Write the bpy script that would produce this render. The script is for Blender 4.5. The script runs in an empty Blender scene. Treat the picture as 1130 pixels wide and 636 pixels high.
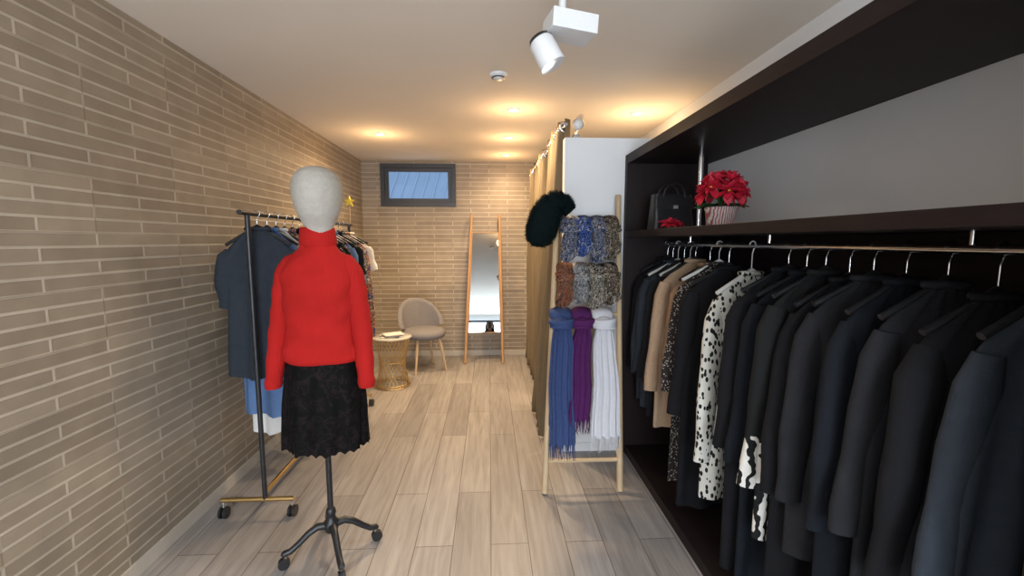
import bpy, math, random
from mathutils import Vector, Matrix
random.seed(7)
sin, cos, pi = math.sin, math.cos, math.pi
S = bpy.context.scene
try:
    S.view_settings.view_transform = 'Standard'
    S.view_settings.look = 'None'
except Exception: pass

# ------------------------------------------------------------ materials
def newmat(name):
    m = bpy.data.materials.new(name); m.use_nodes = True
    nt = m.node_tree; b = nt.nodes['Principled BSDF']
    return m, nt, b
def N(nt, t, **kw):
    n = nt.nodes.new(t)
    for k, v in kw.items():
        if k in n.inputs: n.inputs[k].default_value = v
        else: setattr(n, k, v)
    return n
def c4(c): return (c[0], c[1], c[2], 1)
def mixrgb(nt, fac, a, b, mode='MIX'):
    n = nt.nodes.new('ShaderNodeMix'); n.data_type = 'RGBA'; n.blend_type = mode
    for i, v in ((0, fac), (6, a), (7, b)):
        if isinstance(v, bpy.types.NodeSocket): nt.links.new(v, n.inputs[i])
        else: n.inputs[i].default_value = v
    return n.outputs[2]
def pmat(name, col, rough=.6, metal=0, var=.12, scale=20, bump=0, bscale=200, sheen=0, coat=0, spec=None):
    m, nt, b = newmat(name)
    tc = N(nt, 'ShaderNodeTexCoord')
    no = N(nt, 'ShaderNodeTexNoise', Scale=scale, Detail=4.0)
    nt.links.new(tc.outputs['Object'], no.inputs['Vector'])
    lo = c4([max(0, x*(1-var)) for x in col]); hi = c4([min(1, x*(1+var)) for x in col])
    nt.links.new(mixrgb(nt, no.outputs[0], lo, hi), b.inputs['Base Color'])
    b.inputs['Roughness'].default_value = rough; b.inputs['Metallic'].default_value = metal
    if spec is None and rough > .75: spec = .15
    if spec is not None: b.inputs['Specular IOR Level'].default_value = spec
    if bump:
        n2 = N(nt, 'ShaderNodeTexNoise', Scale=bscale, Detail=3.0)
        nt.links.new(tc.outputs['Object'], n2.inputs['Vector'])
        bp = N(nt, 'ShaderNodeBump', Strength=bump, Distance=.01)
        nt.links.new(n2.outputs[0], bp.inputs['Height']); nt.links.new(bp.outputs[0], b.inputs['Normal'])
    return m
def emis(name, col, st):
    m, nt, b = newmat(name)
    b.inputs['Base Color'].default_value = c4(col)
    b.inputs['Emission Color'].default_value = c4(col); b.inputs['Emission Strength'].default_value = st
    return m
def ramp(nt, src, stops, interp='CONSTANT'):
    r = nt.nodes.new('ShaderNodeValToRGB'); r.color_ramp.interpolation = interp
    el = r.color_ramp.elements
    while len(el) < len(stops): el.new(.5)
    for e, (p, c) in zip(el, stops): e.position = p; e.color = c4(c)
    nt.links.new(src, r.inputs[0]); return r.outputs[0]
def dotmat(name, bg, fg, scale=38, th=.33, stretch=(1, 1, .6)):
    m, nt, b = newmat(name)
    tc = N(nt, 'ShaderNodeTexCoord'); mp = N(nt, 'ShaderNodeMapping'); mp.inputs['Scale'].default_value = stretch
    vo = N(nt, 'ShaderNodeTexVoronoi', Scale=scale)
    nt.links.new(tc.outputs['Object'], mp.inputs[0]); nt.links.new(mp.outputs[0], vo.inputs['Vector'])
    nt.links.new(ramp(nt, vo.outputs['Distance'], [(0, fg), (th, bg)]), b.inputs['Base Color'])
    b.inputs['Roughness'].default_value = .8; b.inputs['Specular IOR Level'].default_value = .15; return m
def wavemat(name, a, bcol, scale=14, dist=9, th=.5, zcut=None, detail=2.0):
    m, nt, b = newmat(name)
    tc = N(nt, 'ShaderNodeTexCoord')
    w = N(nt, 'ShaderNodeTexWave', Scale=scale, Distortion=dist, Detail=detail); w.inputs['Detail Scale'].default_value = 1.6
    nt.links.new(tc.outputs['Object'], w.inputs['Vector'])
    out = ramp(nt, w.outputs['Color'], [(0, a), (th, bcol)])
    if zcut:   # printed hem panel: plain dark cloth above the cut line
        sp = N(nt, 'ShaderNodeSeparateXYZ'); nt.links.new(tc.outputs['Object'], sp.inputs[0])
        gt = N(nt, 'ShaderNodeMath', operation='GREATER_THAN'); nt.links.new(sp.outputs['Z'], gt.inputs[0]); gt.inputs[1].default_value = zcut
        out = mixrgb(nt, gt.outputs[0], out, c4(a))
    nt.links.new(out, b.inputs['Base Color'])
    b.inputs['Roughness'].default_value = .85; b.inputs['Specular IOR Level'].default_value = .15; return m
def printmat(name, cols, scale=22):
    m, nt, b = newmat(name)
    tc = N(nt, 'ShaderNodeTexCoord')
    n0 = N(nt, 'ShaderNodeTexNoise', Scale=scale, Detail=2.0, Distortion=2.5)
    nt.links.new(tc.outputs['Object'], n0.inputs['Vector'])
    k = len(cols); st = [(0 if i == 0 else .34+.32*i/k, c) for i, c in enumerate(cols)]
    nt.links.new(ramp(nt, n0.outputs[0], st), b.inputs['Base Color'])
    b.inputs['Roughness'].default_value = .85; b.inputs['Specular IOR Level'].default_value = .15; return m
def wood(name, a, bcol, rough=.5, axis='Z', spec=.4):
    m, nt, b = newmat(name)
    tc = N(nt, 'ShaderNodeTexCoord'); mp = N(nt, 'ShaderNodeMapping')
    mp.inputs['Scale'].default_value = {'Z': (30, 30, 2), 'Y': (30, 2, 30), 'X': (2, 30, 30)}[axis]
    no = N(nt, 'ShaderNodeTexNoise', Scale=2.0, Detail=5.0)
    nt.links.new(tc.outputs['Object'], mp.inputs[0]); nt.links.new(mp.outputs[0], no.inputs['Vector'])
    nt.links.new(mixrgb(nt, no.outputs[0], c4(a), c4(bcol)), b.inputs['Base Color'])
    b.inputs['Roughness'].default_value = rough; b.inputs['Specular IOR Level'].default_value = spec; return m
def brickwall(name, axis):
    m, nt, b = newmat(name)
    tc = N(nt, 'ShaderNodeTexCoord'); sp = N(nt, 'ShaderNodeSeparateXYZ'); cb = N(nt, 'ShaderNodeCombineXYZ')
    nt.links.new(tc.outputs['Object'], sp.inputs[0])
    nt.links.new(sp.outputs[axis], cb.inputs[0]); nt.links.new(sp.outputs['Z'], cb.inputs[1])
    br = nt.nodes.new('ShaderNodeTexBrick'); br.offset = .5
    for k, v in {'Scale': 1.0, 'Mortar Size': .007, 'Mortar Smooth': .4, 'Bias': 0.0, 'Brick Width': .46, 'Row Height': .054}.items():
        br.inputs[k].default_value = v
    br.inputs['Color1'].default_value = (.285, .228, .168, 1); br.inputs['Color2'].default_value = (.36, .295, .22, 1)
    br.inputs['Mortar'].default_value = (.52, .45, .36, 1)
    nt.links.new(cb.outputs[0], br.inputs['Vector'])
    br2 = nt.nodes.new('ShaderNodeTexBrick'); br2.offset = .5
    for k, v in {'Scale': 1.0, 'Mortar Size': .004, 'Mortar Smooth': .2, 'Bias': 0.0, 'Brick Width': .92, 'Row Height': .216}.items():
        br2.inputs[k].default_value = v
    br2.inputs['Color1'].default_value = (.84, .84, .84, 1); br2.inputs['Color2'].default_value = (1, 1, 1, 1); br2.inputs['Mortar'].default_value = (.7, .68, .65, 1)
    nt.links.new(cb.outputs[0], br2.inputs['Vector'])
    no = N(nt, 'ShaderNodeTexNoise', Scale=9.0, Detail=6.0); nt.links.new(tc.outputs['Object'], no.inputs['Vector'])
    col = mixrgb(nt, 1.0, br.outputs[0], br2.outputs[0], 'MULTIPLY')
    g = mixrgb(nt, no.outputs[0], (.75, .75, .75, 1), (1.2, 1.2, 1.2, 1))
    nt.links.new(mixrgb(nt, 1.0, col, g, 'MULTIPLY'), b.inputs['Base Color'])
    b.inputs['Roughness'].default_value = .5
    bp = N(nt, 'ShaderNodeBump', Strength=.5, Distance=.006)
    nt.links.new(br.outputs['Fac'], bp.inputs['Height']); nt.links.new(bp.outputs[0], b.inputs['Normal'])
    return m
def floormat():
    m, nt, b = newmat('oak_laminate')
    tc = N(nt, 'ShaderNodeTexCoord'); sp = N(nt, 'ShaderNodeSeparateXYZ'); cb = N(nt, 'ShaderNodeCombineXYZ')
    nt.links.new(tc.outputs['Object'], sp.inputs[0])
    nt.links.new(sp.outputs['Y'], cb.inputs[0]); nt.links.new(sp.outputs['X'], cb.inputs[1])
    br = nt.nodes.new('ShaderNodeTexBrick'); br.offset = .37; br.offset_frequency = 2
    for k, v in {'Scale': 1.0, 'Mortar Size': .0022, 'Mortar Smooth': .1, 'Bias': 0.0, 'Brick Width': 1.22, 'Row Height': .185}.items():
        br.inputs[k].default_value = v
    br.inputs['Color1'].default_value = (.275, .255, .245, 1); br.inputs['Color2'].default_value = (.375, .35, .335, 1)
    br.inputs['Mortar'].default_value = (.12, .10, .085, 1)
    nt.links.new(cb.outputs[0], br.inputs['Vector'])
    mp = N(nt, 'ShaderNodeMapping'); mp.inputs['Scale'].default_value = (22, 1.6, 1)
    nt.links.new(tc.outputs['Object'], mp.inputs[0])
    no = N(nt, 'ShaderNodeTexNoise', Scale=1.6, Detail=7.0, Distortion=.8); nt.links.new(mp.outputs[0], no.inputs['Vector'])
    g = ramp(nt, no.outputs[0], [(.3, (.76, .74, .72)), (.7, (1.12, 1.12, 1.12))], 'LINEAR')
    nt.links.new(mixrgb(nt, 1.0, br.outputs[0], g, 'MULTIPLY'), b.inputs['Base Color'])
    b.inputs['Roughness'].default_value = .40
    bp = N(nt, 'ShaderNodeBump', Strength=.25, Distance=.002); bp.invert = True
    nt.links.new(br.outputs['Fac'], bp.inputs['Height']); nt.links.new(bp.outputs[0], b.inputs['Normal'])
    return m
def knit(name, col):
    m, nt, b = newmat(name)
    tc = N(nt, 'ShaderNodeTexCoord')
    w = N(nt, 'ShaderNodeTexWave', Scale=55.0, Distortion=.4); w.bands_direction = 'X'
    nt.links.new(tc.outputs['Object'], w.inputs['Vector'])
    no = N(nt, 'ShaderNodeTexNoise', Scale=6.0, Detail=3.0); nt.links.new(tc.outputs['Object'], no.inputs['Vector'])
    nt.links.new(mixrgb(nt, no.outputs[0], c4([x*.85 for x in col]), c4([min(1, x*1.15) for x in col])), b.inputs['Base Color'])
    bp = N(nt, 'ShaderNodeBump', Strength=.3, Distance=.004)
    nt.links.new(w.outputs[0], bp.inputs['Height']); nt.links.new(bp.outputs[0], b.inputs['Normal'])
    b.inputs['Roughness'].default_value = .9; b.inputs['Specular IOR Level'].default_value = .15; return m

M = {}
M['white'] = pmat('white_plaster', (.78, .79, .80), .8, var=.03, scale=4)
M['ceil'] = pmat('ceiling_paint', (.86, .785, .69), .8, var=.03, scale=2)  # beige paint, tinted further so the colour carries warm lamp glow
M['brickB'] = brickwall('slat_stone_back', 'X'); M['brickL'] = brickwall('slat_stone_left', 'Y')
M['floor'] = floormat()
M['skirting'] = pmat('skirting_beige', (.50, .45, .38), .5, var=.05)
M['black'] = pmat('black_fabric', (.009, .009, .011), .85, var=.3, bump=.1)
M['blackpl'] = pmat('black_metal', (.015, .015, .017), .4, var=.2)
M['frame'] = pmat('anthracite_frame', (.03, .034, .043), .4, var=.1)
M['chrome'] = pmat('chrome', (.75, .76, .78), .15, 1, var=.03)
M['gold'] = pmat('brass_wire', (.75, .52, .22), .28, 1, var=.08)
M['oak'] = wood('pale_oak', (.46, .33, .19), (.60, .45, .28)); M['oakd'] = wood('honey_oak', (.38, .21, .10), (.52, .31, .15))
M['wenge'] = wood('wenge_wood', (.009, .0055, .0055), (.022, .013, .013), .5, 'Y', .2)
M['red'] = knit('red_knit', (.40, .014, .012))
M['linen'] = pmat('linen_cover', (.43, .40, .35), .9, var=.14, scale=50, bump=.4, bscale=200)
M['grey'] = pmat('grey_boucle', (.22, .21, .22), .95, var=.25, scale=90, bump=.3, bscale=220)
M['curt'] = pmat('taupe_curtain', (.18, .14, .09), .8, var=.12, scale=8, bump=.08)
M['wplast'] = pmat('white_lacquer', (.76, .76, .76), .35, var=.02)
M['mirror'] = pmat('mirror_silver', (.56, .61, .64), .01, 1, var=0)
M['green'] = pmat('dark_green_fur', (.0018, .007, .0075), .85, var=.5, scale=40)
M['scblue'] = pmat('blue_wool', (.045, .072, .18), .9, var=.2, scale=60, bump=.2)
M['scpurple'] = pmat('purple_wool', (.085, .018, .10), .9, var=.2, scale=60, bump=.2)
M['scwhite'] = pmat('white_wool', (.62, .62, .66), .9, var=.06, scale=60, bump=.2)
M['p1'] = printmat('navy_grey_print', [(.015, .022, .06), (.20, .21, .25), (.02, .03, .07), (.32, .30, .28)], 18)
M['p2'] = printmat('blue_print', [(.015, .04, .18), (.06, .11, .30), (.015, .025, .08), (.26, .28, .34)], 16)
M['p3'] = printmat('brown_print', [(.02, .018, .018), (.20, .15, .10), (.03, .025, .022), (.34, .30, .25)], 18)
M['p4'] = printmat('rust_print', [(.24, .08, .04), (.05, .02, .02), (.29, .14, .075), (.08, .035, .03)], 20)
M['p5'] = printmat('silver_print', [(.23, .23, .24), (.055, .055, .06), (.37, .36, .35), (.10, .10, .11)], 16)
M['p6'] = printmat('cream_black_print', [(.015, .015, .015), (.34, .30, .24), (.02, .02, .02), (.40, .36, .30)], 22)
M['p7'] = printmat('orange_blue_print', [(.04, .06, .2), (.45, .2, .06), (.05, .05, .08), (.5, .42, .3)], 16)
M['denim'] = pmat('dark_denim', (.028, .034, .044), .85, var=.25, scale=30, bump=.1)
M['char'] = pmat('charcoal', (.018, .018, .021), .9, var=.3, bump=.1)
M['sky'] = pmat('sky_blue_cotton', (.10, .17, .33), .85, var=.15)
M['camel'] = pmat('camel_wool', (.40, .27, .175), .95, var=.15, scale=60, bump=.35)
M['tan'] = pmat('tan_wool', (.25, .145, .085), .95, var=.15, scale=50, bump=.3)
M['navy'] = pmat('navy_wool', (.008, .010, .014), .85, var=.3, bump=.1)
M['dots'] = dotmat('cream_dotted', (.62, .60, .54), (.012, .012, .012), 62, .40, (1, 1, .55))
M['leo'] = dotmat('leopard_print', (.025, .02, .02), (.40, .35, .29), 85, .32, (1, 1, 1))
M['zebra'] = wavemat('zebra_hem_print', (.012, .012, .012), (.64, .61, .56), 9, 9, .5, .40)
M['cwhite'] = pmat('white_cotton', (.68, .66, .63), .9, var=.05, bump=.1)
M['leather'] = pmat('black_leather', (.014, .014, .016), .3, var=.2, scale=60, bump=.1)
M['petal'] = pmat('poinsettia_red', (.56, .014, .04), .55, var=.45, scale=30)
M['leaf'] = pmat('leaf_green', (.02, .09, .02), .5, var=.3)
M['pot'] = wavemat('nordic_pot', (.34, .10, .10), (.55, .52, .48), 30, 3, .45)
M['glow'] = emis('lamp_glow', (1, .86, .62), 16)
M['glass'] = pmat('table_glass', (.50, .50, .46), .08, var=.03)
M['yellow'] = pmat('yellow_star', (.75, .55, .05), .5)
M['skin'] = pmat('skin', (.55, .33, .24), .55, var=.05); M['hair'] = pmat('dark_hair', (.02, .013, .01), .6, var=.3, scale=60)
M['lip'] = pmat('lips', (.45, .12, .11), .5); M['eyew'] = pmat('eye_white', (.8, .8, .8), .3)
def lacemat():
    m, nt, b = newmat('black_lace')
    tc = N(nt, 'ShaderNodeTexCoord')
    no = N(nt, 'ShaderNodeTexNoise', Scale=14.0, Detail=2.0, Distortion=2.0)
    nt.links.new(tc.outputs['Object'], no.inputs['Vector'])
    nt.links.new(ramp(nt, no.outputs[0], [(0, (.004, .004, .004)), (.5, (.014, .009, .010)), (.57, (.005, .005, .005))]), b.inputs['Base Color'])
    b.inputs['Roughness'].default_value = .8; b.inputs['Specular IOR Level'].default_value = .10
    bp = N(nt, 'ShaderNodeBump', Strength=.5, Distance=.006); nt.links.new(no.outputs[0], bp.inputs['Height']); nt.links.new(bp.outputs[0], b.inputs['Normal'])
    return m
M['lace'] = lacemat()

# ------------------------------------------------------------ mesh builder
class MB:
    def __init__(s, name): s.name = name; s.v = []; s.f = []; s.m = []; s.sm = []; s.mats = []
    def add(s, vs, fs, mat, smooth=True):
        if mat not in s.mats: s.mats.append(mat)
        k = s.mats.index(mat); o = len(s.v)
        s.v += [Vector(p) for p in vs]
        for f in fs: s.f.append([i+o for i in f]); s.m.append(k); s.sm.append(smooth)
    def box(s, c, d, mat, rot=None):
        vs = []
        for x in (-.5, .5):
            for y in (-.5, .5):
                for z in (-.5, .5):
                    p = Vector((x*d[0], y*d[1], z*d[2]))
                    if rot: p = rot @ p
                    vs.append(p+Vector(c))
        s.add(vs, [(0, 1, 3, 2), (4, 6, 7, 5), (0, 4, 5, 1), (2, 3, 7, 6), (0, 2, 6, 4), (1, 5, 7, 3)], mat, False)
    def bb(s, x0, x1, y0, y1, z0, z1, mat): s.box(((x0+x1)/2, (y0+y1)/2, (z0+z1)/2), (abs(x1-x0), abs(y1-y0), abs(z1-z0)), mat)
    def tube(s, pts, rads, mat, n=12, cap=True, closed=False, flat=1, ref=None):
        pts = [Vector(p) for p in pts]
        if not hasattr(rads, '__len__'): rads = [rads]*len(pts)
        vs = []; L = len(pts); a = None
        for i, p in enumerate(pts):
            if closed: t = pts[(i+1) % L]-pts[i-1]
            else: t = pts[min(i+1, L-1)]-pts[max(i-1, 0)]
            t.normalize()
            if a is None:
                a = Vector(ref) if ref else (Vector((1, 0, 0)) if abs(t.x) < .9 else Vector((0, 1, 0)))
            a = (a-t*a.dot(t)).normalized(); b = t.cross(a)
            for j in range(n):
                q = 2*pi*j/n
                vs.append(p+a*cos(q)*rads[i]+b*sin(q)*rads[i]*flat)
        fs = []
        for i in range(L if closed else L-1):
            i2 = (i+1) % L
            for j in range(n): fs.append((i*n+j, i*n+(j+1) % n, i2*n+(j+1) % n, i2*n+j))
        s.add(vs, fs, mat)
        if cap and not closed:
            s.add([v for v in vs[:n]], [tuple(range(n))[::-1]], mat, False)
            s.add([v for v in vs[-n:]], [tuple(range(n))], mat, False)
    def cyl(s, p0, p1, r, mat, r1=None, n=16): s.tube([p0, p1], [r, r if r1 is None else r1], mat, n)
    def lathe(s, prof, c, mat, n=32, sx=1, sy=1, rot=None):
        vs = []
        for r, z in prof:
            for j in range(n):
                p = Vector((r*cos(2*pi*j/n)*sx, r*sin(2*pi*j/n)*sy, z))
                if rot: p = rot @ p
                vs.append(p+Vector(c))
        fs = [(i*n+j, i*n+(j+1) % n, (i+1)*n+(j+1) % n, (i+1)*n+j) for i in range(len(prof)-1) for j in range(n)]
        s.add(vs, fs, mat)
    def ell(s, c, r, mat, rot=None, n=24):
        k = 14; s.lathe([(sin(pi*i/k), -cos(pi*i/k)*r[2]) for i in range(k+1)], c, mat, n, r[0], r[1], rot)
    def grid(s, fn, nu, nv, mat, cu=False):
        vs = [fn(i/(nu if cu else nu-1), j/(nv-1)) for j in range(nv) for i in range(nu)]
        fs = [(j*nu+i, j*nu+(i+1) % nu, (j+1)*nu+(i+1) % nu, (j+1)*nu+i) for j in range(nv-1) for i in range(nu if cu else nu-1)]
        s.add(vs, fs, mat)
    def build(s, origin=None, bevel=0, sub=0, solid=0, soff=0):
        if origin is None:
            xs = [v.x for v in s.v]; ys = [v.y for v in s.v]; zs = [v.z for v in s.v]
            origin = Vector(((min(xs)+max(xs))/2, (min(ys)+max(ys))/2, min(zs)))
        origin = Vector(origin)
        me = bpy.data.meshes.new(s.name+'_mesh')
        me.from_pydata([v-origin for v in s.v], [], s.f)
        for m in s.mats: me.materials.append(m)
        for p, k, q in zip(me.polygons, s.m, s.sm): p.material_index = k; p.use_smooth = q
        me.update()
        o = bpy.data.objects.new(s.name, me); o.location = origin; S.collection.objects.link(o)
        if bevel:
            b = o.modifiers.new('bev', 'BEVEL'); b.width = bevel; b.segments = 2; b.limit_method = 'ANGLE'; b.angle_limit = 1
        if solid:
            b = o.modifiers.new('sol', 'SOLIDIFY'); b.thickness = solid; b.offset = soff
        if sub:
            b = o.modifiers.new('sub', 'SUBSURF'); b.levels = sub; b.render_levels = sub
        return o
def light(name, kind, loc, energy, col, parent=None, rot=(0, 0, 0), **kw):
    l = bpy.data.lights.new(name, kind); l.energy = energy; l.color = col
    for k, v in kw.items(): setattr(l, k, v)
    o = bpy.data.objects.new(name, l); S.collection.objects.link(o); o.rotation_euler = rot
    if parent: o.parent = parent; o.location = Vector(loc)-parent.location
    else: o.location = loc
    return o

# ------------------------------------------------------------ room
XL, XR, YB, YF, H = -1.57, 1.45, 5.56, -3.5, 2.463
b = MB('floor'); b.bb(XL-.15, XR+.15, YF-.15, YB+.15, -.1, 0, M['floor']); b.build((0, 0, 0))
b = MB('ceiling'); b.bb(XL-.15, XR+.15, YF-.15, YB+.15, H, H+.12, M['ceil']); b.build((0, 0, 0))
wx0, wx1, wz0, wz1 = -1.337, -.412, 1.91, 2.43
b = MB('wall_back')
for a in ((XL, wx0, 0, H), (wx1, XR, 0, H), (wx0, wx1, 0, wz0), (wx0, wx1, wz1, H)):
    b.bb(a[0], a[1], YB, YB+.15, a[2], a[3], M['brickB'])
b.build((0, 0, 0))
b = MB('wall_left'); b.bb(XL-.15, XL, 0, YB+.15, 0, H, M['brickL']); b.bb(XL-.15, XL, YF, 0, 0, H, M['white']); b.build((0, 0, 0))
b = MB('wall_right'); b.bb(XR, XR+.15, YF, YB+.15, 0, H, M['white']); b.build((0, 0, 0))
b = MB('wall_front')
for a in ((XL, -1.3, 0, H), (1.2, XR, 0, H), (-1.3, 1.2, 0, .15), (-1.3, 1.2, 2.3, H)):
    b.bb(a[0], a[1], YF-.15, YF, a[2], a[3], M['white'])
b.build((0, 0, 0))
b = MB('wall_partition'); b.bb(.50, XR, 2.92, 3.0, 0, 2.157, M['white']); b.build((0, 0, 0), bevel=.003)
b = MB('baseboard_back'); b.bb(XL+.012, XR, YB-.014, YB, 0, .07, M['skirting']); b.build(bevel=.002)
b = MB('baseboard_left'); b.bb(XL, XL+.012, 0, YB, 0, .07, M['skirting']); b.build(bevel=.002)
b = MB('baseboard_partition'); b.bb(.50, .90, 2.908, 2.92, 0, .06, M['wplast']); b.build(bevel=.002)

def window(name, x0, x1, y0, y1, z0, z1, t, mull=0, kk=.7):
    b = MB(name)
    b.bb(x0, x1, y0, y1, z0, z0+t, M['frame']); b.bb(x0, x1, y0, y1, z1-t, z1, M['frame'])
    b.bb(x0, x0+t, y0, y1, z0+t, z1-t, M['frame']); b.bb(x1-t, x1, y0, y1, z0+t, z1-t, M['frame'])
    u = t; k = t*kk
    X0, X1, Z0, Z1 = x0+u, x1-u, z0+u, z1-u; ym = (y0+y1)/2+.005
    b.bb(X0, X1, y0+.015, ym, Z0, Z0+k, M['frame']); b.bb(X0, X1, y0+.015, ym, Z1-k, Z1, M['frame'])
    b.bb(X0, X0+k, y0+.015, ym, Z0+k, Z1-k, M['frame']); b.bb(X1-k, X1, y0+.015, ym, Z0+k, Z1-k, M['frame'])
    if not mull: b.box((X0-.0+k*.5, y0-.005, (Z0+Z1)/2), (.018, .03, .09), M['frame'])
    for i in range(mull):
        xm = x0+(x1-x0)*(i+1)/(mull+1); b.bb(xm-.025, xm+.025, y0, y1, z0+t, z1-t, M['frame'])
    return b.build(bevel=.002)
window('window_1', wx0, wx1, YB-.02, YB+.07, wz0, wz1, .05, 0, .95)
window('window_2', -1.3, 1.2, YF-.1, YF-.03, .15, 2.3, .06, 1)
# outside, seen through the high window: neighbouring metal roof, eave sloping across the opening
b = MB('neighbouring_roof')
M['roof'] = pmat('blue_grey_metal_roof', (.34, .45, .60), .6, var=.25, scale=1.5); M['roof2'] = pmat('roof_rib', (.42, .52, .65), .6)
Rb_ = Matrix.Rotation(.16, 3, 'Y') @ Matrix.Rotation(.9, 3, 'X')
b.box((-1.2, 8.4, 2.32), (6.2, 2.2, .02), M['roof'], Rb_)
for i in range(32):
    v = Rb_ @ Vector((-2.9+i*.19, 0, .02)); b.box(Vector((-1.2, 8.4, 2.32))+v, (.02, 2.2, .03), M['roof2'], Rb_)
b.build(bevel=.004)

# ------------------------------------------------------------ ceiling fittings
def downlight(x, y, e, col=(1, .73, .44), halo=0):
    b = MB('ceiling_downlight')
    b.lathe([(.030, 0), (.047, 0), (.050, -.004), (.047, -.008), (.034, -.008), (.030, 0)], (x, y, H), M['wplast'])
    b.lathe([(0, -.003), (.031, -.003)], (x, y, H), M['glow'])
    o = b.build()
    light('downlight_bulb', 'SPOT', (x, y, H-.02), e, col, o, spot_size=2.75, spot_blend=.9, shadow_soft_size=.03)
    if halo: light('added_halo_fill', 'POINT', (x, y, H-.20), halo, (1, .62, .30), o, shadow_soft_size=.06)  # unseen fill light added below the fixture to warm the ceiling
for x, y, e in ((-1.0, 4.2, 92), (.19, 3.39, 98), (.19, 4.28, 92), (1.146, 3.43, 60), (.2, 5.12, 46)):
    downlight(x, y, e, halo=4.2)
for x, y in ((-.8, -.9), (.6, -.9), (-.8, -2.2), (.6, -2.2)):  # added downlights behind the camera, unseen neutral fill for the near room
    downlight(x, y, 56, (1, .95, .90), 0)
b = MB('ceiling_smoke_detector')
b.lathe([(0, -.03), (.025, -.03), (.03, -.022), (.032, -.02), (.045, -.018), (.055, -.004), (.055, 0)], (.06, 2.7, H), M['wplast'])
b.lathe([(.031, -.0215), (.043, -.0185)], (.06, 2.7, H-.001), M['frame']); b.build()

# track spotlight
b = MB('track_spotlight')
b.cyl((.275, 1.7, 2.28), (.275, 1.7, H), .014, M['wplast']); b.cyl((.275, 1.7, H-.03), (.275, 1.7, H), .04, M['wplast'])
b.box((.297, 1.66, 2.252), (.17, .12, .065), M['wplast'], Matrix.Rotation(.2, 3, 'Z') @ Matrix.Rotation(.06, 3, 'Y'))
b.cyl((.235, 1.66, 2.245), (.20, 1.65, 2.21), .013, M['blackpl'])
p0 = Vector((.187, 1.65, 2.200)); p1 = Vector((.234, 1.64, 2.112))
b.tube([p0, p0.lerp(p1, .1), p0.lerp(p1, .95), p1], [.040, .046, .048, .046], M['wplast'], 28)
b.tube([p0-(p1-p0)*.12, p0], [.036, .041], M['blackpl'], 28)
tr = b.build(bevel=.003)
# clip spotlight on the partition
b = MB('clip_spotlight')
b.bb(.555, .595, 2.91, 3.01, 2.157, 2.175, M['chrome'])
b.tube([(.575, 2.94, 2.17), (.575, 2.93, 2.225), (.59, 2.90, 2.255)], .008, M['chrome'])
b.tube([(.60, 2.90, 2.285), (.585, 2.86, 2.25), (.565, 2.82, 2.215)], [.018, .03, .036], M['chrome'], 20)
b.ell((.562, 2.815, 2.21), (.03, .03, .03), M['wplast']); b.build()

# ------------------------------------------------------------ fitting room curtains
b = MB('curtain_rail'); b.cyl((.52, 3.0, 2.26), (.52, YB, 2.26), .012, M['chrome']); b.build()
def curtain(y0, y1, xt, xb, amp, nf, z0, z1, pull=0):
    b = MB('fitting_room_curtain')
    def fn(u, v):
        z = z1+(z0-z1)*v
        x = xt+(xb-xt)*v**1.3+amp*(.7+.5*v)*sin(2*pi*nf*u)+.01*sin(9*v+20*u)
        y = y0+(y1-y0)*u+pull*v*(u-.5)+.01*sin(6*v+11*u)
        return Vector((x, y, z))
    b.grid(fn, nf*14, 24, M['curt'])
    for i in range(nf*2):
        u = (i+.5)/(nf*2); y = y0+(y1-y0)*u
        pts = [(.52+.028*cos(q), y, 2.26+.028*sin(q)) for q in [2*pi*k/14 for k in range(14)]]
        b.tube(pts, .005, M['chrome'], 6, closed=True)
    b.build(solid=.006)
curtain(3.04, 3.72, .52, .42, .045, 5, .03, 2.31, .08)
curtain(3.95, 5.35, .52, .50, .045, 8, .03, 2.31)

# ------------------------------------------------------------ leaning mirror
b = MB('leaning_ladder_mirror')
def MP(x, s, off=0):
    d = Vector((0, .35, 1.81)).normalized(); n = Vector((0, -d.z, d.y))
    return Vector((x, 5.15+.35*s, 1.81*s))+n*off
def mx(s, side): return (-.07+.025*s)+side*(.228-.055*s)
for sd in (-1, 1): b.tube([MP(mx(0, sd), .004), MP(mx(1, sd), 1)], [.017, .015], M['oakd'], 14)
s0, s1 = .205, .873
q = [MP(mx(s0, -1)+.02, s0), MP(mx(s0, 1)-.02, s0), MP(mx(s1, 1)-.018, s1), MP(mx(s1, -1)+.018, s1)]
nrm = (q[1]-q[0]).cross(q[3]-q[0]).normalized()
if nrm.y > 0: nrm = -nrm
f = [p+nrm*.012 for p in q]; k = [p-nrm*.008 for p in q]
b.add(f, [(0, 1, 2, 3)], M['mirror'], False)
b.add(f+k, [(0, 4, 5, 1), (1, 5, 6, 2), (2, 6, 7, 3), (3, 7, 4, 0), (7, 6, 5, 4)], M['oakd'], False)
for i in range(4): b.tube([f[i], f[(i+1) % 4]], .006, M['oakd'], 6)
b.build()

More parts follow.
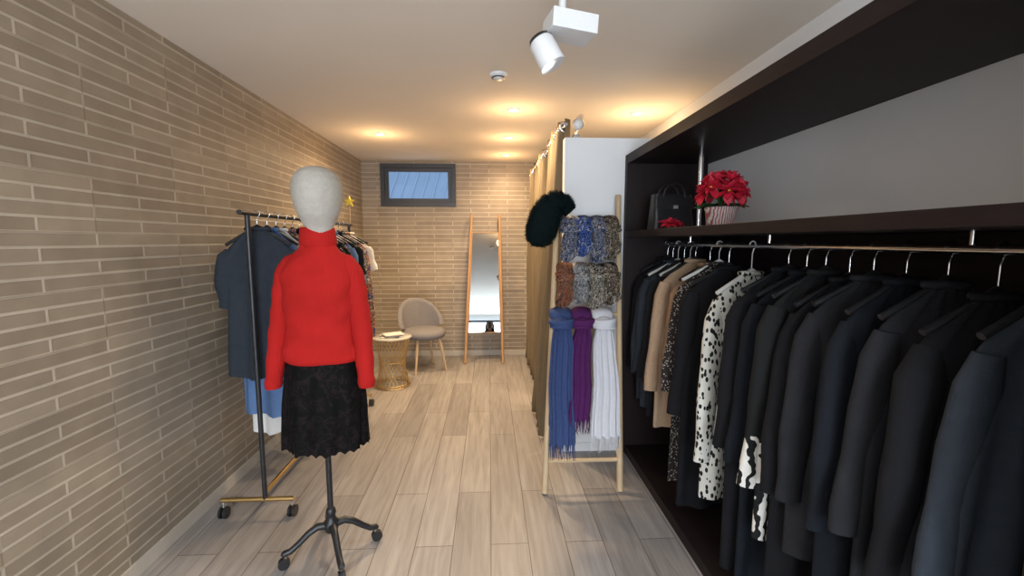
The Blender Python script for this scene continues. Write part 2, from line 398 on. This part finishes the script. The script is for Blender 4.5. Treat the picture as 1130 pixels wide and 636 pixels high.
# ------------------------------------------------------------ chair
def build_chair():
    b = MB('upholstered_chair')
    C = Vector((-.76, 4.98, 0)); ang = math.radians(-58)
    fw = Vector((cos(ang), sin(ang), 0)); sd = Vector((-fw.y, fw.x, 0))
    def W(f, s, z): return C+fw*f+sd*s+Vector((0, 0, z))
    prof = [(0, .375), (.19, .375), (.235, .39), (.25, .425), (.24, .46), (.19, .478), (0, .482)]
    b.lathe(prof, C, M['grey'], 36)
    def shell(u, v, off):
        q = (u-.5)*2; th = q*1.45
        R = .235+off+.015*v
        top = .80-.24*abs(q)**2.4
        lo = .45+.05*abs(q)**2
        z = lo+(top-lo)*v
        return W(-R*cos(th)-.03*v, R*sin(th)*1.02, z)
    def closed(u, v):
        if v < .5: return shell(u, min(1, v/.46), .028 if v < .46 else .016)
        return shell(u, max(0, (1-v)/.46) if v > .54 else 1.015, -.022 if v > .54 else 0)
    b.grid(closed, 33, 26, M['grey'])
    for u in (0, 1):
        vs = [closed(u, i/25) for i in range(26)]; b.add(vs, [tuple(range(26))], M['grey'])
    for f, s in ((.13, .13), (.13, -.13), (-.13, .13), (-.13, -.13)):
        b.tube([W(f, s, .38), W(f*1.45, s*1.45, .0)], [.019, .010], M['oak'], 14)
    b.tube([W(.13, .13, .37), W(-.13, -.13, .37)], .014, M['blackpl']); b.tube([W(.13, -.13, .37), W(-.13, .13, .37)], .014, M['blackpl'])
    return b.build()
build_chair()
# ------------------------------------------------------------ wire side table
b = MB('wire_side_table'); C = Vector((-1.0, 4.42, 0)); n = 26
def ring(z, r): b.tube([C+Vector((r*cos(2*pi*i/40), r*sin(2*pi*i/40), z)) for i in range(40)], .005, M['gold'], 6, closed=True)
ring(.006, .175); ring(.50, .185); ring(.26, .128); ring(.03, .170)
for i in range(n):
    a = 2*pi*i/n
    for dd in (1, -1):
        b.cyl(C+Vector((.175*cos(a), .175*sin(a), .006)), C+Vector((.185*cos(a+dd*1.55), .185*sin(a+dd*1.55), .50)), .0022, M['gold'], n=5)
b.lathe([(0, .502), (.195, .502), (.200, .507), (.195, .515), (0, .515)], C, M['glass'], 48)
b.build()
b = MB('magazine_stack')
for i, (m, r) in enumerate(((M['cwhite'], .3), (M['p5'], -.2), (M['cwhite'], .5))):
    b.box(C+Vector((.01*i, -.02, .5205+i*.010)), (.21-.01*i, .15, .009), m, Matrix.Rotation(r, 3, 'Z'))
b.build(bevel=.001)

# ------------------------------------------------------------ garments
def garment(name, cx, cy, mat, hem, hw=.2, top=1.385, rail=1.46, sleeve=.55, ang=0, flare=1.1, hm=None, thick=1.0, collar=None, smat=None, sw=.05):
    b = MB(name); hm = hm or M['blackpl']; ph = random.random()*9
    R = Matrix.Rotation(ang, 3, 'Z'); O = Vector((cx, cy, 0))
    def P(x, y, z): return O+R @ Vector((x, y, z))
    L = top-hem
    ds = [0, .012, .03, .05, .075, .10, .14]+[.14+(L-.14)*i/16 for i in range(1, 17)]
    def fn(u, v):
        d = ds[int(round(v*(len(ds)-1)))]; th = 2*pi*u
        w = .055+(hw-.055)*(min(1, d/.13))**.8
        if d > .13: w = hw*(1-.05*sin(pi*min(1, (d-.13)/.5))+(flare-1)*(d-.13)/L)
        t = (.016+.022*min(1, d/.2))*thick; am = .016*min(1, max(0, d-.05)/.5)
        x = w*cos(th); return P(x, t*sin(th)+am*sin(6.5*cos(th)*1.6+ph+d)+.004*sin(17*cos(th)+ph*2+3*d), top-d+.01*sin(5*cos(th)+ph)*(d/L))
    b.grid(fn, 44, len(ds), mat, cu=True)
    vs = [fn(i/44, 1) for i in range(44)]; b.add(vs, [tuple(range(44))], mat)
    if sleeve:
        for s in (-1, 1):
            pts = []; rr = []
            for i in range(9):
                k = i/8; pts.append(P(s*(hw-.045+sw*k**.7+.01*sin(k*5+ph)), -.012*sin(k*4+ph), top-.11-sleeve*k)); rr.append(.056-.014*k+.003*sin(k*14+ph))
            rr[0] = .035
            b.tube(pts, rr, smat or mat, 14, flat=.55*thick, ref=R @ Vector((1, 0, 0)))
    b.tube([P(.058*cos(2*pi*i/20), .02*sin(2*pi*i/20), top+.008) for i in range(20)], .011, collar or mat, 8, closed=True)
    b.tube([P(-hw*.88, 0, top-.075), P(-hw*.4, 0, top-.022), P(0, 0, top+.025), P(hw*.4, 0, top-.022), P(hw*.88, 0, top-.075)], .009, hm, 8)
    zc = rail+.003; r = .017
    hk = [P(0, 0, top+.02), P(0, 0, rail-.035)]+[P(r*cos(q), 0, zc+r*sin(q)) for q in [(-60+i*30)*pi/180 for i in range(9)]]
    b.tube(hk, .0025, M['chrome'] if hm == M['blackpl'] else hm, 6)
    return b.build()

# right wall unit
b = MB('wardrobe_shelving_unit'); x0, x1 = .904, 1.445; W_ = M['wenge']; yn = .64
b.bb(x0, x1, 2.868, 2.915, 0, 2.043, W_); b.bb(x0, x1, yn-.04, yn, 0, 2.043, W_)
b.bb(x0, x1, yn, 2.868, 1.985, 2.043, W_); b.bb(x0, x1, yn, 2.868, 1.506, 1.546, W_)
b.bb(x1-.012, x1, yn, 2.868, .06, 1.506, W_); b.bb(.94, x1, yn, 2.868, 0, .06, W_)
b.cyl((1.17, yn, 1.46), (1.17, 2.868, 1.46), .0125, M['chrome'])
b.cyl((1.15, 2.36, 1.546), (1.15, 2.36, 1.985), .012, M['chrome']); b.cyl((1.15, 2.36, 1.546), (1.15, 2.36, 1.553), .025, M['chrome'])
for y in (1.0, 1.77, 2.49): b.cyl((1.17, y, 1.46), (1.17, y, 1.506), .007, M['chrome'])
b.build(bevel=.002)

G = [('hanging_jacket', 2.80, 'black', .50, .19, .60, 0), ('hanging_jacket', 2.725, 'denim', .45, .20, .60, 0), ('hanging_jacket', 2.65, 'denim', .42, .205, .58, 1),
     ('hanging_coat', 2.575, 'char', .40, .20, .6, 0), ('hanging_cardigan', 2.50, 'black', .45, .205, .6, 1), ('hanging_coat', 2.41, 'camel', .42, .225, .62, 0),
     ('hanging_cardigan', 2.25, 'tan', .55, .195, .40, 0), ('hanging_dress', 2.17, 'leo', .20, .21, .55, 1), ('hanging_coat', 2.065, 'black', .14, .215, .62, 0),
     ('hanging_blouse', 1.87, 'dots', .31, .205, .72, 1), ('hanging_coat', 1.645, 'black', .12, .21, .6, 0), ('hanging_coat', 1.55, 'navy', .10, .205, .62, 0),
     ('hanging_dress', 1.455, 'zebra', .40, .215, .66, 0), ('hanging_dress', 1.36, 'black', .25, .2, .6, 0), ('hanging_blouse', 1.27, 'char', .45, .2, .6, 0),
     ('hanging_coat', 1.16, 'navy', .2, .2, .6, 0), ('hanging_jacket', 1.05, 'char', .5, .2, .55, 0), ('hanging_coat', .94, 'black', .2, .2, .6, 0), ('hanging_jacket', .83, 'denim', .5, .2, .55, 0)]
for nm, y, m, hem, hw, sl, wh in G:
    an = {'camel': .16, 'dots': .24, 'tan': .12}.get(m, random.uniform(-.06, .10))
    garment(nm, 1.172+random.uniform(-.006, .006)-(.01 if m == 'dots' else 0), y, M[m], hem, hw, sleeve=sl, ang=an, hm=M['cwhite'] if wh else None, top=1.355+random.uniform(-.012, .01)-(.02 if m == 'dots' else 0),
            flare=1.04, thick=1.2 if m in ('camel', 'black') else 1, sw=.065)

# left rack
RX = -1.21
b = MB('clothes_rack')
for y in (2.27, 3.86):
    b.cyl((RX, y, .10), (RX, y, 1.62), .0125, M['blackpl']); b.cyl((-1.44, y, .10), (-1.06, y, .10), .0125, M['gold'])
    for x in (-1.43, -1.07):
        b.cyl((x, y, .10), (x, y, .06), .008, M['chrome'])
        for dx in (-.012, .012): b.cyl((x+dx-.006, y, .03), (x+dx+.006, y, .03), .03, M['blackpl'], n=20)
b.cyl((RX, 2.2, 1.62), (RX, 3.93, 1.62), .0125, M['blackpl']); b.cyl((RX, 2.27, .14), (RX, 3.86, .14), .0125, M['gold'])
b.build()
LG = ['denim', 'sky', 'cwhite', 'p7', 'black', 'p2', 'cwhite', 'leo', 'black', 'p3', 'sky', 'black', 'p5', 'p7', 'cwhite']
for i, m in enumerate(LG):
    y = 2.36+i*.102
    garment('hanging_top' if i % 2 else 'hanging_dress', RX, y, M[m], [.75, .5, .35, .6][i % 4] if i < 13 else (.28 if m == 'p7' else .72), .19 if i < 13 else .20, top=1.535, rail=1.62,
            sleeve=[.3, .55, .5, .22][i % 4] if i < 13 else (.2 if m == 'cwhite' else .75), ang=random.uniform(-.1, .1), flare=1.06, thick=.9)
b = MB('star_ornament')
b.cyl((RX, 3.90, 1.633), (RX, 3.90, 1.79), .004, M['oak'])
pts = [(RX+(.048 if i % 2 == 0 else .021)*sin(pi*i/5), 3.89+0, 1.82+(.048 if i % 2 == 0 else .021)*cos(pi*i/5)) for i in range(10)]
vs = pts+[(p[0], 3.91, p[2]) for p in pts]+[(RX, 3.88, 1.82), (RX, 3.92, 1.82)]
b.add(vs, [(i, (i+1) % 10, 20) for i in range(10)]+[((i+1) % 10+10, i+10, 21) for i in range(10)]+[(i, i+10, (i+1) % 10+10, (i+1) % 10) for i in range(10)], M['yellow'], False)
b.build()

# ------------------------------------------------------------ mannequin
MX, MY = -.752, 1.965
b = MB('dressed_mannequin')
sw = [(.950, .162, .112), (.962, .171, .118), (1.0, .167, .117), (1.06, .155, .110), (1.12, .148, .107), (1.20, .152, .118), (1.27, .156, .128), (1.33, .156, .120), (1.37, .150, .10), (1.395, .138, .088), (1.42, .112, .078), (1.44, .085, .07), (1.455, .073, .064), (1.475, .066, .062)]
def fsw(u, v):
    i = v*(len(sw)-1)*1.0; k = int(i); k = min(k, len(sw)-2); t = i-k
    z, rx, ry = [p+(q-p)*t for p, q in zip(sw[k], sw[k+1])]
    th = 2*pi*u; w = .005*sin(3*th+z*40)*(1 if z < 1.2 else .3)+.003*sin(5*th-z*55)
    se = .85
    cx = math.copysign(abs(cos(th))**se, cos(th)); sy = math.copysign(abs(sin(th))**se, sin(th))
    return Vector((MX+(rx+w)*cx, MY+(ry+w)*sy, z))
b.grid(fsw, 48, 53, M['red'], cu=True)
vs = [fsw(i/48, 0) for i in range(48)]; b.add(vs, [tuple(range(48))], M['red'])
b.lathe([(.068, 1.455), (.075, 1.468), (.074, 1.495), (.071, 1.525), (.067, 1.540), (.060, 1.540), (.058, 1.50)], (MX, MY, 0), M['red'], 36, 1.03, .98)
for s in (-1, 1):
    pr = [((.080, 0, 1.405), .030), ((.105, 0, 1.385), .046), ((.130, 0, 1.350), .053), ((.146, 0, 1.30), .052), ((.158, -.002, 1.23), .049), ((.170, -.006, 1.15), .046), ((.180, -.016, 1.08), .044), ((.190, -.03, .98), .040), ((.199, -.045, .88), .036), ((.203, -.052, .842), .036), ((.203, -.052, .834), .030)]
    P_ = []; R_ = []
    for (p, r), (p2, r2) in zip(pr[:-1], pr[1:]):
        for k in range(4):
            t = k/4; P_.append((MX+s*(p[0]+(p2[0]-p[0])*t), MY+p[1]+(p2[1]-p[1])*t, p[2]+(p2[2]-p[2])*t)); R_.append(r+(r2-r)*t+.002*sin(len(P_)*1.3))
    b.tube(P_, R_, M['red'], 20)
def fsk(u, v):
    z = 1.0-.455*v; th = 2*pi*u
    rx = .145+.034*sin(min(1, v*1.6)*pi/2)+.004*v; ry = .108+.030*sin(min(1, v*1.6)*pi/2)
    w = .010*v*sin(9*th+1)+.005*v*sin(17*th+4*v)
    zz = z+(.014*abs(sin(14*th)) if v > .97 else 0)
    return Vector((MX+(rx+w)*cos(th), MY+(ry+w)*sin(th), zz))
b.grid(fsk, 120, 30, M['lace'], cu=True)
hp = [(1.49, .052, .055), (1.52, .054, .058), (1.54, .058, .066), (1.56, .066, .080), (1.585, .078, .098), (1.62, .090, .112), (1.66, .099, .122), (1.70, .102, .126), (1.735, .098, .12), (1.765, .084, .104), (1.785, .061, .078), (1.795, .034, .042), (1.798, .0, .0)]
def fh(u, v):
    i = v*(len(hp)-1); k = min(int(i), len(hp)-2); t = i-k
    z, rx, ry = [p+(q-p)*t for p, q in zip(hp[k], hp[k+1])]
    th = 2*pi*u
    return Vector((MX+.012+rx*cos(th), MY-.01+ry*sin(th), z))
b.grid(fh, 36, 49, M['linen'], cu=True)
b.cyl((MX, MY, .16), (MX, MY, .62), .013, M['blackpl']); b.cyl((MX, MY, .62), (MX, MY, 1.0), .02, M['blackpl'])
b.lathe([(0, .12), (.028, .12), (.034, .14), (.034, .165), (.022, .18), (.019, .20), (.024, .21), (.019, .23), (.013, .235)], (MX, MY, 0), M['blackpl'], 24)
for a in (25, 115, 205, 300):
    d = Vector((cos(math.radians(a)), sin(math.radians(a)), 0)); C0 = Vector((MX, MY, 0))
    prof = [(.02, .15), (.06, .155), (.10, .135), (.14, .10), (.175, .075), (.205, .07), (.212, .075)]
    b.tube([C0+d*r+Vector((0, 0, z)) for r, z in prof], [.018, .017, .015, .014, .014, .015, .009], M['blackpl'], 12)
    b.cyl(C0+d*.20+Vector((0, 0, .07)), C0+d*.20+Vector((0, 0, .045)), .007, M['chrome'])
    t = d.cross(Vector((0, 0, 1)))
    b.cyl(C0+d*.205+t*.013+Vector((0, 0, .025)), C0+d*.205-t*.013+Vector((0, 0, .025)), .025, M['blackpl'], n=20)
b.build()

# ------------------------------------------------------------ scarf ladder
LB = lambda z: 2.40+.268*z
b = MB('display_ladder')
b.tube([(.317, LB(0.005), .005), (.452, LB(1.78), 1.78)], [.019, .017], M['oak'], 16)
b.tube([(.766, LB(0.005), .005), (.852, LB(1.78), 1.78)], [.019, .017], M['oak'], 16)
lx = lambda z: .317+.135*z/1.78
rx = lambda z: .766+.086*z/1.78
for z in (.178, .60, 1.02, 1.30, 1.60): b.tube([(lx(z), LB(z), z), (rx(z), LB(z), z)], .012, M['oak'], 12)
b.build()
def sheet(b, pts, ws, mat, th=.018, nf=4, ph=0, n=48, amp=.016, hv=.004):
    L = len(pts)
    def fn(u, v):
        i = v*(L-1); k = min(int(i), L-2); t = i-k
        p = Vector(pts[k]).lerp(Vector(pts[k+1]), t); w = ws[k]+(ws[k+1]-ws[k])*t
        a = 2*pi*u; c = cos(a)
        return p+Vector((w*c, th*sin(a)+amp*sin(nf*pi*c+ph+.6*v)*min(1, w/.05), .004*sin(9*c+ph)+hv*v*c*c*6))
    b.grid(fn, n, max(12, L*5), mat, cu=True)
    vs = [fn(i/n, 0) for i in range(n)]; b.add(vs, [tuple(range(n))], mat); vs = [fn(i/n, 1) for i in range(n)]; b.add(vs, [tuple(range(n))], mat)
def knot(b, c, r, mat, seed):
    rnd = random.Random(seed); c = Vector(c)
    b.ell(c, (r*.9, r*.6, r*.75), mat)
    for k in range(5):
        tilt = rnd.uniform(-.9, .9); off = rnd.uniform(-.5, .5)*r
        pts = []
        for i in range(18):
            a = 2*pi*i/18; p = Vector((r*.95*cos(a), r*.72*sin(a), off*.8+r*.28*cos(a)*sin(tilt)*2))
            pts.append(c+Matrix.Rotation(tilt*.4, 3, 'Y') @ p)
        b.tube(pts, r*.24, mat, 8, closed=True)
def scarf(name, x, ztop, zbot, w0, w1, mat, fringe=True, ph=0, lean=0, rr=.052):
    b = MB(name); off = -.055
    y = lambda z: LB(z)+off
    b.tube([(x, LB(ztop)+.02*k[0]-.001, ztop+k[1]) for k in ((1.2, -.05), (1.4, .0), (0, .026), (-1.6, .0), (-2.2, -.03))], [rr*.8, rr*.95, rr, rr, rr*.9], mat, 18, flat=.42, ref=(1, 0, 0))
    knot(b, (x, y(ztop-.04), ztop-.045), rr*.9, mat, int(ph*10)+3)
    zz = [ztop-.05-(ztop-.05-zbot)*i/6 for i in range(7)]
    ws = [w0*.7]+[w0+(w1-w0)*(i/6)**.8 for i in range(1, 7)]
    hv = .001 if fringe else .006
    sheet(b, [(x+lean*i/6+.006*sin(i*1.4+ph), y(z)-.005, z) for i, z in enumerate(zz)], ws, mat, ph=ph, hv=hv)
    sheet(b, [(x+lean*.6*i/6-.02*i/6, y(z)+.012, z) for i, z in enumerate([ztop-.05-(ztop-.05-zbot)*(.88 if fringe else 1.12)*i/6 for i in range(7)])], [w*.8 for w in ws], mat, ph=ph+2, th=.010, amp=.010)
    if fringe:
        for i in range(34):
            c = -1+2*i/33; xx = x+lean+w1*c*.97; yy = y(zbot)-.005+.014*sin(4*pi*c+ph)
            l = .075+.02*random.random()
            b.tube([(xx, yy, zbot+.01), (xx+random.uniform(-.005, .005), yy, zbot-l*.5), (xx+random.uniform(-.008, .008), yy-.003, zbot-l)], [.0028, .002, .0012], mat, 5)
    b.build()
scarf('long_scarf', .440, 1.02, .29, .068, .078, M['scblue'], ph=.3, lean=-.02, rr=.070)
scarf('long_scarf', .570, 1.02, .43, .060, .070, M['scpurple'], ph=1.7, lean=-.045, rr=.064)
scarf('long_scarf', .702, 1.02, .33, .062, .090, M['scwhite'], ph=3.1, lean=-.02, rr=.068)
for x, m, ph, zb in ((.510, 'p1', .5, 1.37), (.607, 'p2', 1.4, 1.40), (.700, 'p1', 4.0, 1.36), (.785, 'p3', 2.6, 1.38)):
    scarf('knotted_scarf', x, 1.60, zb, .042, .056, M[m], fringe=False, ph=ph, lean=-.008, rr=.054)
for x, m, ph, zb in ((.475, 'p4', 2.2, 1.09), (.575, 'p5', .1, 1.11), (.672, 'p6', 3.6, 1.08), (.762, 'p3', 5.2, 1.10)):
    scarf('knotted_scarf', x, 1.30, zb, .042, .056, M[m], fringe=False, ph=ph, lean=-.006, rr=.054)

b = MB('fur_hat')
pts = [Vector(p) for p in ((.515, 2.77, 1.665), (.475, 2.765, 1.71), (.42, 2.76, 1.715), (.375, 2.755, 1.675), (.345, 2.75, 1.61), (.325, 2.75, 1.54), (.31, 2.75, 1.475))]
P2 = []; R2 = []; rads = [.035, .062, .082, .092, .098, .098, .075]
for i in range(6):
    for k in range(4): P2.append(pts[i].lerp(pts[i+1], k/4)); R2.append(rads[i]+(rads[i+1]-rads[i])*k/4)
P2.append(pts[-1]); R2.append(.075); P2.append(pts[-1]+Vector((-.004, 0, -.03))); R2.append(.03)
b.tube(P2, R2, M['green'], 24, flat=.7, ref=(0, 0, 1))
vv = list(b.v); ff = [f for f in b.f if len(f) == 4]; rnd = random.Random(4); tv = []; tf = []
for f in ff:
    a, c, d, e = [vv[i] for i in f]; nn = (c-a).cross(e-a)
    if nn.length < 1e-9: continue
    ce = min(P2, key=lambda q: (q-a).length)
    for k in range(7):
        p = a+(c-a)*rnd.random()+(e-a)*rnd.random(); o = (p-ce).normalized()
        d1 = (o+Vector((rnd.uniform(-.5, .5), rnd.uniform(-.5, .5), rnd.uniform(-.9, .2)))).normalized()*rnd.uniform(.010, .020)
        sdv = o.cross(Vector((rnd.random(), rnd.random(), rnd.random()))).normalized()*.0022
        n0 = len(tv); tv += [p-sdv, p+sdv, p+d1]; tf.append((n0, n0+1, n0+2))
b.add(tv, tf, M['green'], False); b.build()

# ------------------------------------------------------------ shelf items
b = MB('leather_handbag'); C = Vector((1.10, 2.62, 1.546)); R = Matrix.Rotation(.12, 3, 'Z')
def bag(u, v):
    z = .21*v; th = 2*pi*u; e = .35
    w = .132-.012*v; t = .060-.025*v
    x = w*math.copysign(abs(cos(th))**e, cos(th)); y = t*math.copysign(abs(sin(th))**e, sin(th))
    return C+R @ Vector((x, y, z+.002))
b.grid(bag, 48, 8, M['leather'], cu=True)
for v in (0, 1): b.add([bag(i/48, v) for i in range(48)], [tuple(range(48))], M['leather'], False)
for s in (-.038, .03):
    b.tube([C+R @ Vector((.07*cos(q)*1.0, s, .19+.085*sin(q))) for q in [pi*i/16 for i in range(17)]], .006, M['leather'], 10)
    for x in (-.07, .07):
        b.tube([C+R @ Vector((x+.010*cos(q), s-.004, .185+.010*sin(q))) for q in [2*pi*i/12 for i in range(12)]], .0022, M['gold'], 6, closed=True)
b.box(C+R @ Vector((0, -.046, .16)), (.235, .006, .07), M['leather'], R @ Matrix.Rotation(-.12, 3, 'X')); b.box(C+R @ Vector((0, -.054, .135)), (.03, .008, .022), M['chrome'], R)
b.build(bevel=.002)
def petal(b, c, d, L, w, mat, rnd):
    d = d.normalized(); s = d.cross(Vector((0, 0, 1)))
    if s.length < .1: s = Vector((1, 0, 0))
    s.normalize(); n = s.cross(d); tw = rnd.uniform(-.4, .4); s = (s*cos(tw)+n*sin(tw))
    n = s.cross(d); vs = []
    pr = [(0, .1), (.2, .6), (.45, 1), (.7, .75), (.88, .3), (1, 0.02)]
    for t, q in pr:
        m = c+d*L*t-n*L*.25*t*t*(-1 if n.z < 0 else 1)
        vs += [m-s*w*q+n*.006, m, m+s*w*q+n*.006]
    fs = []
    for i in range(5):
        for k in range(2): fs.append((i*3+k, i*3+k+1, i*3+k+4, i*3+k+3))
    b.add(vs, fs, mat)
def poinsettia(b, c, r, rnd, up):
    for lay, (n, el, ls) in enumerate(((7, .15, 1), (6, .6, .8), (4, 1.05, .55))):
        for i in range(n):
            a = 2*pi*i/n+lay*.4+rnd.uniform(-.2, .2)
            d = Vector((cos(a)*cos(el), sin(a)*cos(el), sin(el))); d = up.to_track_quat('Z', 'Y') @ d
            petal(b, c, d, r*ls*rnd.uniform(.85, 1.1), r*.3*ls, M['petal'], rnd)
    for i in range(5): b.ell(c+up*.012+Vector((rnd.uniform(-1, 1), rnd.uniform(-1, 1), 0))*.006, (.003, .003, .004), M['yellow'], n=8)
rnd = random.Random(11)
b = MB('potted_poinsettia'); C = Vector((1.09, 2.02, 1.546))
b.lathe([(0, .001), (.052, .001), (.058, .01), (.070, .075), (.074, .085), (.072, .092), (.066, .090), (.064, .08), (0, .08)], C, M['pot'], 36)
for i in range(13):
    if i == 0: u = Vector((0, -.1, 1))
    elif i < 6: u = Vector((cos(i*1.257), sin(i*1.257), 1.0))
    else: u = Vector((cos(i*.9), sin(i*.9), .15+.25*(i % 2)))
    u.normalize(); c = C+Vector((0, 0, .145))+Vector((u.x*.082, u.y*.082, u.z*.085))
    b.tube([C+Vector((0, 0, .085)), C+Vector((u.x*.02, u.y*.02, .13)), c], .003, M['leaf'], 6)
    poinsettia(b, c, .070, rnd, u)
for i in range(12):
    a = i*.53; petal(b, C+Vector((.03*cos(a), .03*sin(a), .10)), Vector((cos(a), sin(a), .1)), .085, .022, M['leaf'], rnd)
b.build()
b = MB('red_flower_decoration'); C = Vector((.975, 2.33, 1.556)); poinsettia(b, C+Vector((0, 0, .016)), .058, rnd, Vector((-.1, -.5, 1)).normalized())
poinsettia(b, C+Vector((.045, .02, .016)), .050, rnd, Vector((.2, -.3, 1)).normalized())
b.ell(C+Vector((.02, .01, -.002)), (.03, .02, .008), M['leaf']); b.build()

# ------------------------------------------------------------ photographer (seen in the mirror)
root = bpy.data.objects.new('woman_photographer', None); root.location = (0, -.40, 0); S.collection.objects.link(root)
def skinned(name, V, E, Rr, mat):
    me = bpy.data.meshes.new(name); me.from_pydata([Vector(v) for v in V], E, [])
    o = bpy.data.objects.new(name, me); S.collection.objects.link(o); o.parent = root
    me.materials.append(mat)
    o.modifiers.new('Skin', 'SKIN')
    if not me.skin_vertices: return o
    for i, r in enumerate(Rr): me.skin_vertices[0].data[i].radius = (r if hasattr(r, '__len__') else (r, r))
    me.skin_vertices[0].data[0].use_root = True
    s = o.modifiers.new('Sub', 'SUBSURF'); s.levels = 2; s.render_levels = 2
    return o
V = [(0, 0, .90), (0, 0, 1.02), (0, 0, 1.16), (0, -.005, 1.29), (0, -.005, 1.36),
     (.15, 0, 1.325), (.20, .06, 1.10), (.10, .27, 1.33), (.055, .335, 1.40),
     (-.15, 0, 1.325), (-.20, .06, 1.10), (-.10, .27, 1.33), (-.055, .335, 1.40),
     (.09, 0, .82), (.095, .01, .47), (.10, -.01, .10), (.10, .12, .045),
     (-.09, 0, .82), (-.095, .01, .47), (-.10, -.01, .10), (-.10, .12, .045)]
E = [(0, 1), (1, 2), (2, 3), (3, 4), (3, 5), (5, 6), (6, 7), (7, 8), (3, 9), (9, 10), (10, 11), (11, 12), (0, 13), (13, 14), (14, 15), (15, 16), (0, 17), (17, 18), (18, 19), (19, 20)]
Rr = [(.16, .12), (.13, .10), (.15, .11), (.13, .09), (.06, .06), .062, .048, .036, .028, .062, .048, .036, .028, .085, .058, .042, .035, .085, .058, .042, .035]
skinned('coat_and_trousers', V, E, Rr, M['black'])
for s in (-1, 1):
    w = Vector((s*.055, .335, 1.40)); V = [w, w+Vector((s*.004, .02, .035)), w+Vector((s*.004, .03, .06))]; E = [(0, 1), (1, 2)]; Rr = [.022, (.028, .016), (.026, .014)]
    for i, L in enumerate((.030, .036, .034, .026)):
        bz = w+Vector((s*.010, .012+.012*i, .075-.004*i)); k = len(V)
        V += [bz, bz+Vector((-s*.008, .004, L*.6)), bz+Vector((-s*.026, .004, L))]; E += [(2, k), (k, k+1), (k+1, k+2)]; Rr += [.009, .0085, .007]
    k = len(V); V += [w+Vector((-s*.018, -.002, .045)), w+Vector((-s*.028, -.004, .07))]; E += [(1, k), (k, k+1)]; Rr += [.011, .009]
    skinned('hand_left' if s < 0 else 'hand_right', V, E, Rr, M['skin'])
def child(b):
    o = b.build((0, -.40, 0)); o.parent = root; o.location = (0, 0, 0); return o
b = MB('head'); HC = Vector((0, -.385, 1.505))
hd = [(-.115, .02, .03, .03), (-.105, .042, .05, .025), (-.085, .055, .066, .015), (-.055, .064, .082, .006), (-.02, .070, .092, 0), (.02, .074, .098, 0), (.06, .073, .096, -.004), (.09, .060, .080, -.006), (.11, .038, .052, -.006), (.118, .0, .0, -.006)]
def fhd(u, v):
    i = v*(len(hd)-1); k = min(int(i), len(hd)-2); t = i-k
    z, a, c, o = [p+(q-p)*t for p, q in zip(hd[k], hd[k+1])]; th = 2*pi*u
    y = c*sin(th)+o
    if sin(th) > .85:
        g = (sin(th)-.85)/.15; y += g*(.018*math.exp(-((z+.035)/.018)**2)+.006*math.exp(-((z+.07)/.008)**2)-.006*math.exp(-((z-.0)/.015)**2))
    return HC+Vector((a*cos(th), y, z))
b.grid(fhd, 48, 46, M['skin'], cu=True); b.cyl((0, -.405, 1.32), (0, -.39, 1.44), .05, M['skin'])
for s in (-1, 1):
    b.ell(HC+Vector((s*.030, .084, 0)), (.013, .008, .007), M['eyew'], n=12); b.ell(HC+Vector((s*.030, .090, 0)), (.005, .004, .005), M['hair'], n=10)
    b.ell(HC+Vector((s*.074, -.005, -.015)), (.008, .016, .028), M['skin'], n=12); b.tube([HC+Vector((s*.014, .091, .022)), HC+Vector((s*.03, .09, .027)), HC+Vector((s*.046, .080, .022))], .003, M['hair'], 6)
b.ell(HC+Vector((0, .092, -.07)), (.020, .007, .006), M['lip'], n=14); child(b)
b = MB('hair')
def fhair(u, v):
    th = pi*1.5+(u-.5)*2*pi*.74; z = .135*cos(min(1, v*2.2)*pi/2)-(max(0, v-.4))*.50
    r = 1.0 if v > .45 else sin(min(1, v*2.2)*pi/2)
    rr = (.094+.006*sin(14*th)+.015*v)*max(r, .0)
    return HC+Vector((rr*cos(th), (rr*1.08)*sin(th)-.008, z))
b.grid(fhair, 48, 24, M['hair']); h = child(b); mm = h.modifiers.new('s', 'SOLIDIFY'); mm.thickness = .012
b = MB('held_phone'); b.box((0, -.055, 1.475), (.080, .009, .155), M['blackpl']); o = child(b)

# ------------------------------------------------------------ lights
light('shopfront_daylight', 'AREA', (0, YF+.03, 1.25), 215, (.80, .90, 1.0), rot=(pi/2-.1, 0, 0), shape='RECTANGLE', size=2.4, size_y=1.9)
light('track_spot_bulb', 'SPOT', p1+(p1-p0)*.1, 42, (.92, .96, 1.0), tr, rot=(math.radians(-20), math.radians(25), 0), spot_size=2.2, spot_blend=.8, shadow_soft_size=.04)
w = bpy.data.worlds.new('sky'); S.world = w; w.use_nodes = True
w.node_tree.nodes['Background'].inputs[0].default_value = (.60, .75, .95, 1); w.node_tree.nodes['Background'].inputs[1].default_value = 1.1

# ------------------------------------------------------------ camera
cd = bpy.data.cameras.new('camera'); cd.sensor_width = 36; cd.lens = 480/1130*36; cd.clip_start = .02
co = bpy.data.objects.new('camera', cd); S.collection.objects.link(co)
co.location = (0, 0, 1.48)
psi, tht = math.atan(.052), math.asin(.1073)
co.rotation_euler = (pi/2-tht, 0, -psi)
S.camera = co
